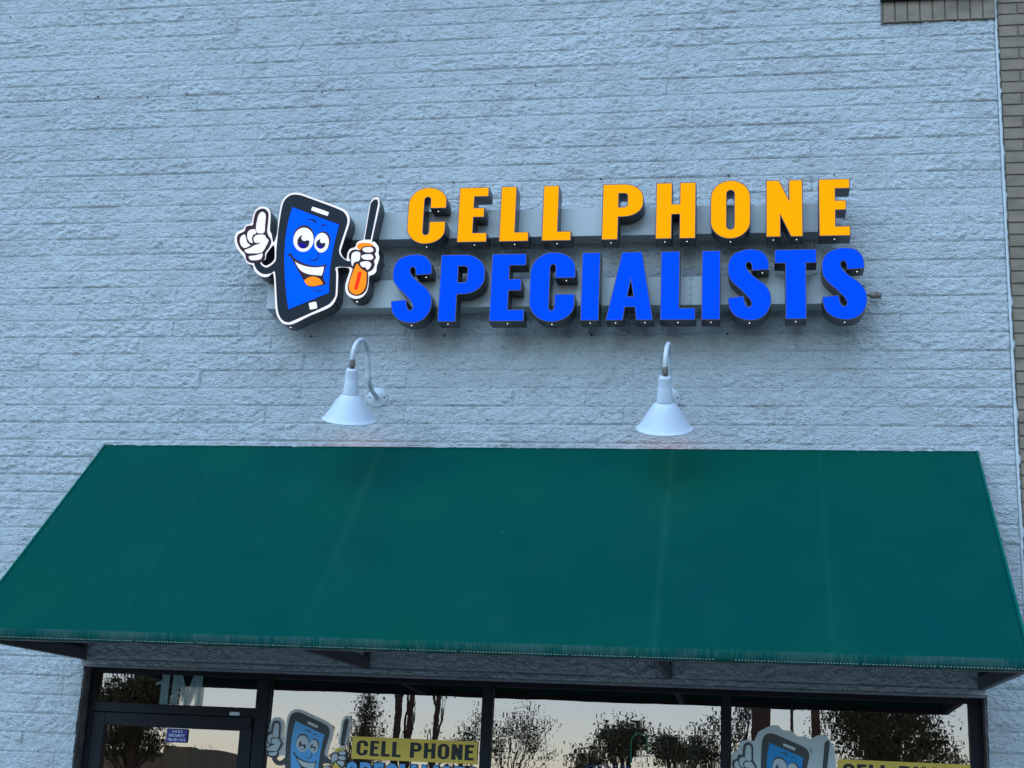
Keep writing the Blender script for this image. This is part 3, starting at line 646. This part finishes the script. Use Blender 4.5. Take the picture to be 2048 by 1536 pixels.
for x, s in ((AX0, 1), (AX1, -1)):
    bm = bmesh.new()
    pr = [(0-.012, AZ1-.006), (-AD+.002, HZ-.004), (-AD+.004, AZ0+.02), (-AD+.004, AZ0+.002), (-.012, AZ0+.002)]
    f0 = [bm.verts.new((x+s*.003, y, z)) for y, z in pr]; f1 = [bm.verts.new((x+s*.005, y, z)) for y, z in pr]
    bm.faces.new(f0); bm.faces.new(f1[::-1])
    for k in range(5): bm.faces.new((f0[k], f1[k], f1[(k+1) % 5], f0[(k+1) % 5]))
    bmesh.ops.recalc_face_normals(bm, faces=bm.faces[:]); bm_obj('side_panel', bm, M['awning'], A)
    bm = bmesh.new(); tube(bm, [(x, -.014, AZ1), (x, -AD-.001, HZ+.001), (x, -AD-.002, AZ0+.004)], .006, 10); bm_obj('edge_piping', bm, M['awning'], A, smooth=True)
bm = bmesh.new(); x = AX0+.012
while x < AX1-.012:
    if not (.25 < math.sin(x*2.3)*math.sin(x*7.7+1) < .31):
        dxs = .0042+.0025*RNG.random(); box(bm, (x, -AD-.0045, AZ0+.0065+.001*RNG.random()), (x+dxs, -AD-.001, AZ0+.0105))
    x += .0125+.002*RNG.random()
bm_obj('stitching', bm, M['stitch'], A)
boxo('front_bar', (AX0+.006, -AD+.003, AZ0-.004), (AX1-.006, -AD+.034, AZ0+.030), M['tube_frame'], A, .003)
boxo('head_rod', (AX0, -.018, AZ1-.022), (AX1, .004, AZ1-.002), M['awning'], A, .003)
boxo('wall_bar', (AX0+.006, -.034, AZ1-.075), (AX1-.006, -.014, AZ1-.045), M['tube_frame'], A, .003)
for i, x in enumerate(RIB):
    xa, xb = {0: (x+.006, x+.042), 3: (x-.042, x-.006)}.get(i, (x-.016, x+.016))
    fr = bmesh.new()
    box(fr, (xa, -AD+.036, AZ0-.002), (xb, -.013, AZ0+.060), .003)
    box(fr, (xa+.001, -.050, AZ0+.062), (xb-.001, -.013, AZ1-.08), .003)
    a = Vector((0, -.06, AZ1-.10)); b = Vector((0, -AD+.06, AZ0+.066)); n_ = Vector((0, 1, -1)).normalized()*.035
    vs = [fr.verts.new((xx, p.y, p.z)) for xx in (xa+.002, xb-.002) for p in (a, b, b+n_, a+n_)]
    for f in ((0,1,2,3),(7,6,5,4),(0,4,5,1),(1,5,6,2),(2,6,7,3),(3,7,4,0)): fr.faces.new([vs[k] for k in f])
    bmesh.ops.recalc_face_normals(fr, faces=fr.faces[:])
    bm_obj('bracket', fr, M['tube_frame'], A)

# ------------------------------------------------------------------ films, stickers and banner on the inside of the glass
FIN, FOUT = GY+.016, GY-.014; FY = FOUT      # inside face, outside face of the panes
def film_on(name, label, cat, x, z): return thing(name, label, cat, (x, FY, z))
def text_row(txt, x0, x1, z0, z1, y, m, parent, gap=.13, space=.40, name='letter', out=None):
    h = z1-z0; W = {'C': .66, 'E': .52, 'L': .50, 'P': .66, 'H': .66, 'O': .66, 'N': .62, 'S': .60, 'I': .27, 'A': .66, 'T': .56}
    tot = sum(W.get(c, 0)+gap if c != ' ' else space for c in txt)-gap; k = (x1-x0)/(tot*h); x = x0
    for c in txt:
        if c == ' ': x += space*h*k; continue
        lp = [[(x+p[0]*h*k, z0+p[1]*h) for p in l] for l in gly(c, W[c], .235 if c != 'I' else .27)]
        if out: shape(name+'_outline', lp, y+.0004, .0004, out, parent, offset=.004)
        shape(name, lp, y, .0004, m, parent); x += (W[c]+gap)*h*k
def sticker_text(s, cx, cz, h, m, parent, bold=.0006, w=None):
    cu = bpy.data.curves.new('t', 'FONT'); cu.body = s; cu.size = h/.72; cu.align_x = 'CENTER'; cu.extrude = .0002; cu.offset = bold
    o = bpy.data.objects.new('t', cu); COL.objects.link(o); dg = bpy.context.evaluated_depsgraph_get()
    me = bpy.data.meshes.new_from_object(o.evaluated_get(dg)); bpy.data.objects.remove(o); me.materials.clear()
    xs = [v.co.x for v in me.vertices]; k = (w/(max(xs)-min(xs))) if w else 1
    me.transform(Matrix(((k,0,0,cx),(0,0,-1,FY-.0012),(0,1,0,cz-h/2),(0,0,0,1)))); link('lettering', me, m, parent)
t = film_on('banner', 'yellow film reading CELL PHONE in black beside the pale smiling phone film', 'banner', -1.46, 1.89)
q = [(-1.801, 1.8385), (-1.801, 1.9525), (-1.128, 1.9525), (-1.128, 1.8385)]
shape('backing', [q], FY, .0004, M['f_yellow'], t)
text_row('CELL PHONE', -1.776, -1.146, 1.856, 1.934, FY-.001, M['f_black'], t)
t = film_on('banner', 'light blue film letters SPECIALISTS with black edges under the left yellow film', 'banner', -1.46, 1.75)
text_row('SPECIALISTS', -1.822, -1.12, 1.695, 1.822, FY-.001, M['f_blue'], t, out=M['f_black'])
FY = FOUT
t = film_on('banner', 'yellow film reading CELL PHONE in black at the bottom of the right hand window', 'banner', 1.0, 1.88)
shape('backing', [[(.700, 1.828), (.700, 1.942), (1.335, 1.942), (1.335, 1.828)]], FY, .0004, M['f_yellow'], t)
text_row('CELL PHONE', .722, 1.315, 1.845, 1.922, FY-.001, M['f_black'], t)
def dec_tr(ax, az, bx_, bz_):
    A0 = art([(648, 262)])[0]; k = (bx_-ax)/.2808
    return lambda P: [(ax+(x-A0[0])*k, az+(z-A0[1])*k) for x, z in art(P)], k
for (ax, az, bx_, bz_, lab, pal, blob) in (
    (-2.122, 2.020, -1.957, 1.963, 'pale film of a smiling phone left of the yellow CELL PHONE film', dict(glove='f_white', dark='f_dark', maroon='f_dark', blue='f_blue', orange='f_yellow', red='f_yellow', iris='f_white', tongue='f_white'), False),
    (.364, 2.008, .532, 1.953, 'smiling phone film inside a cloudy white shape in the right hand window', dict(glove='f_white', dark='f_dark', maroon='f_dark', blue='f_blue2', orange='f_yellow', red='f_yellow', iris='f_blue2', tongue='f_white'), True)):
    FY = FOUT
    t = film_on('window_decal', lab, 'decal', ax, az-.25); tr, k = dec_tr(ax, az, bx_, bz_)
    pp = {a: M[b] for a, b in pal.items()}; pp['white'] = M['f_ghost']
    if blob:
        bl = [(165,800),(250,740),(320,600),(400,578),(500,600),(560,465),(680,400),(760,368),(850,370),(920,440),(1050,452),(1130,530),(1250,530),(1330,572),(1420,520),(1500,508),(1580,545),(1650,650),(1690,800),(1697,995),(1690,1900),(1500,2300),(700,2500),(300,2200),(170,1500)]
        bl = [tuple(pt(1440+x/7.314, 1400+y/7.314, FY)[[0, 2]]) for x, y in bl]
        bl = [(max(x, XF+.006), max(z, 1.5)) for x, z in bl]
        shape('backing', [bl], FY+.004, .0004, M['f_white'], t)
        c = [tuple(pt(1440+x/7.314, 1400+y/7.314, FY)[[0, 2]]) for x, y in ((1545,622),(1558,640),(1520,1000),(1500,1400),(1480,1400),(1500,1000),(1525,700))]
        shape('motion_line', [c], FY+.002, .0004, M['f_dark'], t)
        c = [tuple(pt(1440+x/7.314, 1400+y/7.314, FY)[[0, 2]]) for x, y in stroke([(1298,702),(1335,735),(1345,800)], [3, 14, 3])]
        shape('motion_line', [c], FY+.002, .0004, M['f_dark'], t)
    else:
        shape('backing', [tr(crom(SIL, 3))], FY+.004, .0004, M['f_ghost'], t, offset=.010)
        c = [tuple(pt(510+x/8.904, 1400+y/8.904, FY)[[0, 2]]) for x, y in stroke([(1355,442),(1392,485),(1388,560)], [3, 16, 3])]
        shape('motion_line', [c], FY+.002, .0004, M['f_dark'], t)
    picture(t, tr, FY+.0035, .0005, .0004, pp, sil=False)
FY = FOUT
t = film_on('unit_number', 'pale film characters 1M on the transom over the door', 'number', -2.79, 2.15)
for ch, x0, x1, w in (('1', -2.928, -2.852, .50), ('M', -2.832, -2.662, 1.0)):
    lp = gly(ch, w, .28); h = .168; kx = (x1-x0)/(w*h)
    shape('character', [[(x0+p[0]*h*kx, 2.072+p[1]*h) for p in l] for l in lp], FY, .0004, M['f_number'], t)
FY = FOUT+.002
t = film_on('security_sticker', 'small purple security company sticker on the door glass', 'sticker', -2.779, 1.915)
shape('backing', [fil([(-2.838, 1.881, .006), (-2.838, 1.953, .006), (-2.720, 1.953, .006), (-2.720, 1.881, .006)])], FY-.0006, .0004, M['f_purple'], t)
for s, cz, ww in (('A R & S', 1.939, .060), ('SECURITY', 1.918, .092), ('703-451-6262', 1.896, .100)): sticker_text(s, -2.779, cz, .013, M['f_text'], t, w=ww)
# neon sign hanging inside the middle window, its tubes given a faint glow
t = thing('neon_sign', 'faint green, yellow and blue neon tubes behind the middle window', 'neon sign', (-.4, .25, 1.7))
NY = .25
def nz(x, y): return tuple(pt(x, y, NY))
for nm, P, m in (('green_tube', [(1262,1530),(1262,1490),(1266,1474),(1279,1467),(1291,1474),(1296,1490),(1296,1530)], 'neon_teal'), ('yellow_tube', [(1175,1530),(1176,1480),(1182,1469),(1192,1467),(1202,1472)], 'neon_yellow'), ('blue_tube', [(1174,1540),(1180,1532),(1250,1533),(1258,1541)], 'neon_blue')):
    bm = bmesh.new(); tube(bm, smooth_path([nz(*p) for p in P], 5), .0045, 8); bm_obj(nm, bm, M[m], t, smooth=True)
bm = bmesh.new(); a = nz(1180, 1552); b = nz(1290, 1552); box(bm, (a[0], NY+.006, a[2]-.1), (b[0], NY+.012, a[2]+.0)); bm_obj('backboard', bm, M['f_black'], t)
bm = bmesh.new()
for xx in (a[0]+.03, b[0]-.03): tube(bm, [(xx, NY+.02, a[2]), (xx, NY+.02, 2.8)], .0015, 6)
bm_obj('hanging_cord', bm, M['f_black'], t)

# ------------------------------------------------------------------ what stands behind the photographer and shows in the glass
def tree(x, y, label, trunk_h, r, blobs, n, leaf=.05, stems=None, cat='tree', name='tree', dens=None):
    t = thing(name, label, cat, (x, y, -.02)); R_ = random.Random(int(abs(x)*977+abs(y)*31))
    bm = bmesh.new()
    top = Vector((x+R_.uniform(-.1, .1), y, trunk_h))
    tube(bm, smooth_path([(x, y, -.05), (x+R_.uniform(-.05, .05), y, trunk_h*.35), (x+R_.uniform(-.08, .08), y, trunk_h*.7), tuple(top)], 4), [r*1.25, r, r*.95, r*.9, r*.9]+[r*.8]*7+[r*.6], 12)
    for (cx, cz, rx, rz) in blobs:
        for _ in range(5):
            e = Vector((x+cx+R_.uniform(-rx, rx)*.7, y+R_.uniform(-.5, .5)*rx, cz+R_.uniform(-rz, rz)*.7)); s0 = Vector((x, y, min(trunk_h*.9, e.z*.75)))
            tube(bm, smooth_path([s0, s0.lerp(e, .5)+Vector((R_.uniform(-.1, .1), 0, .1)), e], 4), [r*.3]*3+[r*.2]*3+[r*.1]*2+[.006], 6)
    bm_obj('trunk', bm, M['bark'], t, smooth=True)
    V, F = [], []
    wts = [b[2]*b[3] for b in blobs]
    for _ in range(n):
        cx, cz, rx, rz = R_.choices(blobs, wts)[0]
        cl = (R_.gauss(0, .45), R_.gauss(0, .45), R_.gauss(0, .45)); base = Vector((x+cx+cl[0]*rx, y+cl[1]*rx, cz+cl[2]*rz))
        for _ in range(6):
            p = base+Vector((R_.gauss(0, 1), R_.gauss(0, 1), R_.gauss(0, 1)))*leaf*1.7
            d = Vector((R_.gauss(0, 1), R_.gauss(0, 1), R_.gauss(0, 1)-.5)).normalized(); s = d.orthogonal().normalized()*leaf*.32; L_ = leaf*R_.uniform(.7, 1.3); k = len(V)
            V += [p, p+d*L_*.5+s, p+d*L_, p+d*L_*.5-s]; F.append((k, k+1, k+2, k+3))
    me = bpy.data.meshes.new('crown'); me.from_pydata([tuple(v) for v in V], [], F); link('crown', me, M['leaf'], t)
    return t
YB = -20
def rx_(px, py=1450, Y=YB):                 # where a point mirrored by the leaning panes really stands
    q = pt(px, py, GY); d = (q-CAM)/np.linalg.norm(q-CAM); n = np.array([0, -1., TILT]); n /= np.linalg.norm(n)
    d = d-2*np.dot(d, n)*n; r = q+(Y-q[1])/d[1]*d; return r[0], r[2]
def blob(px, py, wx, wz, x0, Y=YB):         # crown lobe centre and half sizes, in metres, relative to trunk x0
    k = 2851.6/(7.41+.22-Y); X, Z = rx_(px, py, Y); return (X-x0, Z, wx/k, wz/k)
x = rx_(730)[0]; tree(x, YB, 'leafy tree left of two bare posts across the car park', 2.3, .07, [blob(730,1480,42,40,x), blob(735,1430,22,40,x), blob(715,1530,60,35,x), blob(738,1400,12,14,x)], 900)
for px_, hw, lab, hh in ((794, 9, 'thickest of the dark trunks across the car park, trimmed bare', 7), (814, 6.5, 'slim trunk with ivy beside the thickest trunk', 6.4), (870, 6, 'lone ivy hung trunk right of the pair', 6.6)):
    x = rx_(px_)[0]; tree(x, YB, lab, hh, hw/103, [blob(px_+4, 1300, 30, 20, x), (0, hh, 1.4, 1.0)]+([blob(px_+13, 1397, 14, 9, x), blob(px_-8, 1460, 12, 10, x), blob(px_+8, 1500, 10, 8, x)] if hw < 9 else []), 330)
x = rx_(935)[0]; tree(x, YB, 'airy shrub of thin stems near the middle of the verge', 1.9, .03, [blob(900,1500,18,14,x), blob(935,1480,16,34,x), blob(960,1440,6,28,x)], 190, .05, cat='shrub', name='shrub')
x = rx_(1020)[0]; tree(x, YB, 'tall spiky shrub leaning right on the verge', 2.2, .03, [blob(1000,1490,28,60,x), blob(1040,1450,28,34,x), blob(1065,1480,30,45,x), blob(1100,1450,14,6,x), blob(1100,1510,16,6,x), blob(1060,1420,14,12,x)], 420, .045, cat='shrub', name='shrub')
x = rx_(1250, Y=-30)[0]; tree(x, -30, 'round dense tree in the middle distance', 3, .10, [blob(1240,1485,46,32,x,-30), blob(1265,1470,36,26,x,-30), blob(1180,1520,40,22,x,-30), blob(1210,1470,12,12,x,-30)], 900, .08)
x = rx_(1350, Y=-32)[0]; tree(x, -32, 'low broad tree right of the round dense tree', 2.6, .08, [blob(1340,1500,40,24,x,-32), blob(1380,1510,50,22,x,-32), blob(1330,1480,14,14,x,-32)], 620, .08)
x = rx_(1432)[0]; tree(x, YB, 'narrow upright tree with sparse top branches', 2.3, .04, [blob(1430,1460,16,34,x), blob(1395,1480,12,30,x), blob(1410,1510,40,24,x)], 260, .055)
x = rx_(1760)[0]; tree(x, -19, 'big dark tree, widest crown on the verge', 3.2, .16, [blob(1740,1475,90,45,x), blob(1800,1440,62,40,x), blob(1700,1440,60,38,x), blob(1850,1500,34,34,x), blob(1770,1520,80,34,x), blob(1740,1380,90,45,x)], 2600, .06)
x = rx_(1905)[0]; tree(x, YB, 'thin young tree at the far right of the verge', 1.9, .02, [blob(1912,1500,8,14,x), blob(1898,1515,12,12,x), blob(1925,1530,16,10,x)], 70, .05)
x = rx_(1490)[0]; tree(x, YB, 'light hanging branches beside the porch posts', 3.6, .03, [blob(1492,1428,10,20,x), blob(1480,1400,12,12,x), blob(1470,1470,8,40,x)], 120, .06)
x = rx_(270)[0]; tree(x, YB, 'dark bushy tree by the beige store', 3.0, .12, [blob(265,1430,50,50,x), blob(300,1390,60,44,x), blob(230,1480,36,34,x), blob(300,1370,60,34,x), blob(300,1485,34,24,x), blob(225,1400,44,44,x)], 3200, .06)
x = rx_(405, Y=-30)[0]; tree(x, -30, 'distant low tree right of the beige store', 2.0, .06, [blob(400,1530,26,14,x,-30), blob(430,1540,26,12,x,-30)], 260, .08)
G = thing('beige_store', 'low beige store with a taller corner block across the car park', 'building', (-13, -24, -.1))
X0 = rx_(140, Y=-24)[0]; X1 = rx_(332, Y=-24)[0]; X2 = rx_(388, Y=-24)[0]; zA = rx_(260, 1508, -24)[1]; zB = rx_(360, 1492, -24)[1]
boxo('low_wing', (X0-3, -27, -.1), (X1, -24.2, zA), M['beige'], G, .02); boxo('corner_block', (X1+.002, -27.2, -.1), (X2, -24, zB), M['beige'], G, .02)
boxo('roof_cap', (X0-3.05, -27.05, zA+.001), (X1-.002, -24.15, zA+.08), M['roof'], G, .01)
bm = bmesh.new(); box(bm, (X1-2.2, -24.23, -.09), (X1-1.2, -24.205, 1.5)); bm_obj('door', bm, M['bronze'], G)
PO = thing('timber_porch', 'dark timber porch with three square posts of different widths', 'porch', (1.2, -17, -.1))
for a_, b_ in ((1503, 1541), (1581, 1587), (1623, 1640)):
    xa, xb = rx_(a_, Y=-17)[0], rx_(b_, Y=-17)[0]; boxo('post', (xa, -17.0-(xb-xa), -.1), (xb, -17, 4.2), M['bark'], PO, .01)
boxo('beam', (rx_(1490, Y=-17)[0], -17.5, 4.202), (rx_(1660, Y=-17)[0], -16.9, 4.5), M['bark'], PO, .01)
boxo('post', (rx_(1503, Y=-17)[0], -19.5, -.1), (rx_(1503, Y=-17)[0]+.2, -19.3, 4.2), M['bark'], PO, .01)
boxo('porch_roof', (rx_(1490, Y=-17)[0]-.2, -19.8, 4.502), (rx_(1660, Y=-17)[0]+.2, -16.6, 4.62), M['roof'], PO, .01)
xp = rx_(219)[0]; bm = bmesh.new(); tube(bm, [(xp, -16, -.15), (xp, -16, 6.5)], .055, 14); box(bm, (xp-.3, -16.06, 6.5), (xp+.3, -15.9, 6.62), .01)
tag(bm_obj('lamp_pole', bm, M['concrete']), 'pale car park lamp pole in front of the bushy tree', 'lamp pole')
# wooded skyline far off: reads as one mass
V, F = [], []; R_ = random.Random(3)
for _ in range(26000):
    x = R_.uniform(-45, 35); h = 2.5+1.0*math.sin(x*.35)+.8*math.sin(x*.93+1)+.4*math.sin(x*2.3); p = Vector((x, -58+R_.uniform(-2, 2), R_.uniform(-.1, 1)**.8*h if False else R_.random()**.7*h-.1)); d = Vector((R_.gauss(0,1), R_.gauss(0,1), R_.gauss(0,1))).normalized(); s = d.orthogonal().normalized()*.1; k = len(V)
    V += [p, p+d*.15+s, p+d*.32, p+d*.15-s]; F.append((k, k+1, k+2, k+3))
me = bpy.data.meshes.new('far_woodland'); me.from_pydata([tuple(v) for v in V], [], F)
tag(link('far_woodland', me, M['leaf']), 'dark far off woodland along the skyline behind the car park', 'woodland', kind='stuff')
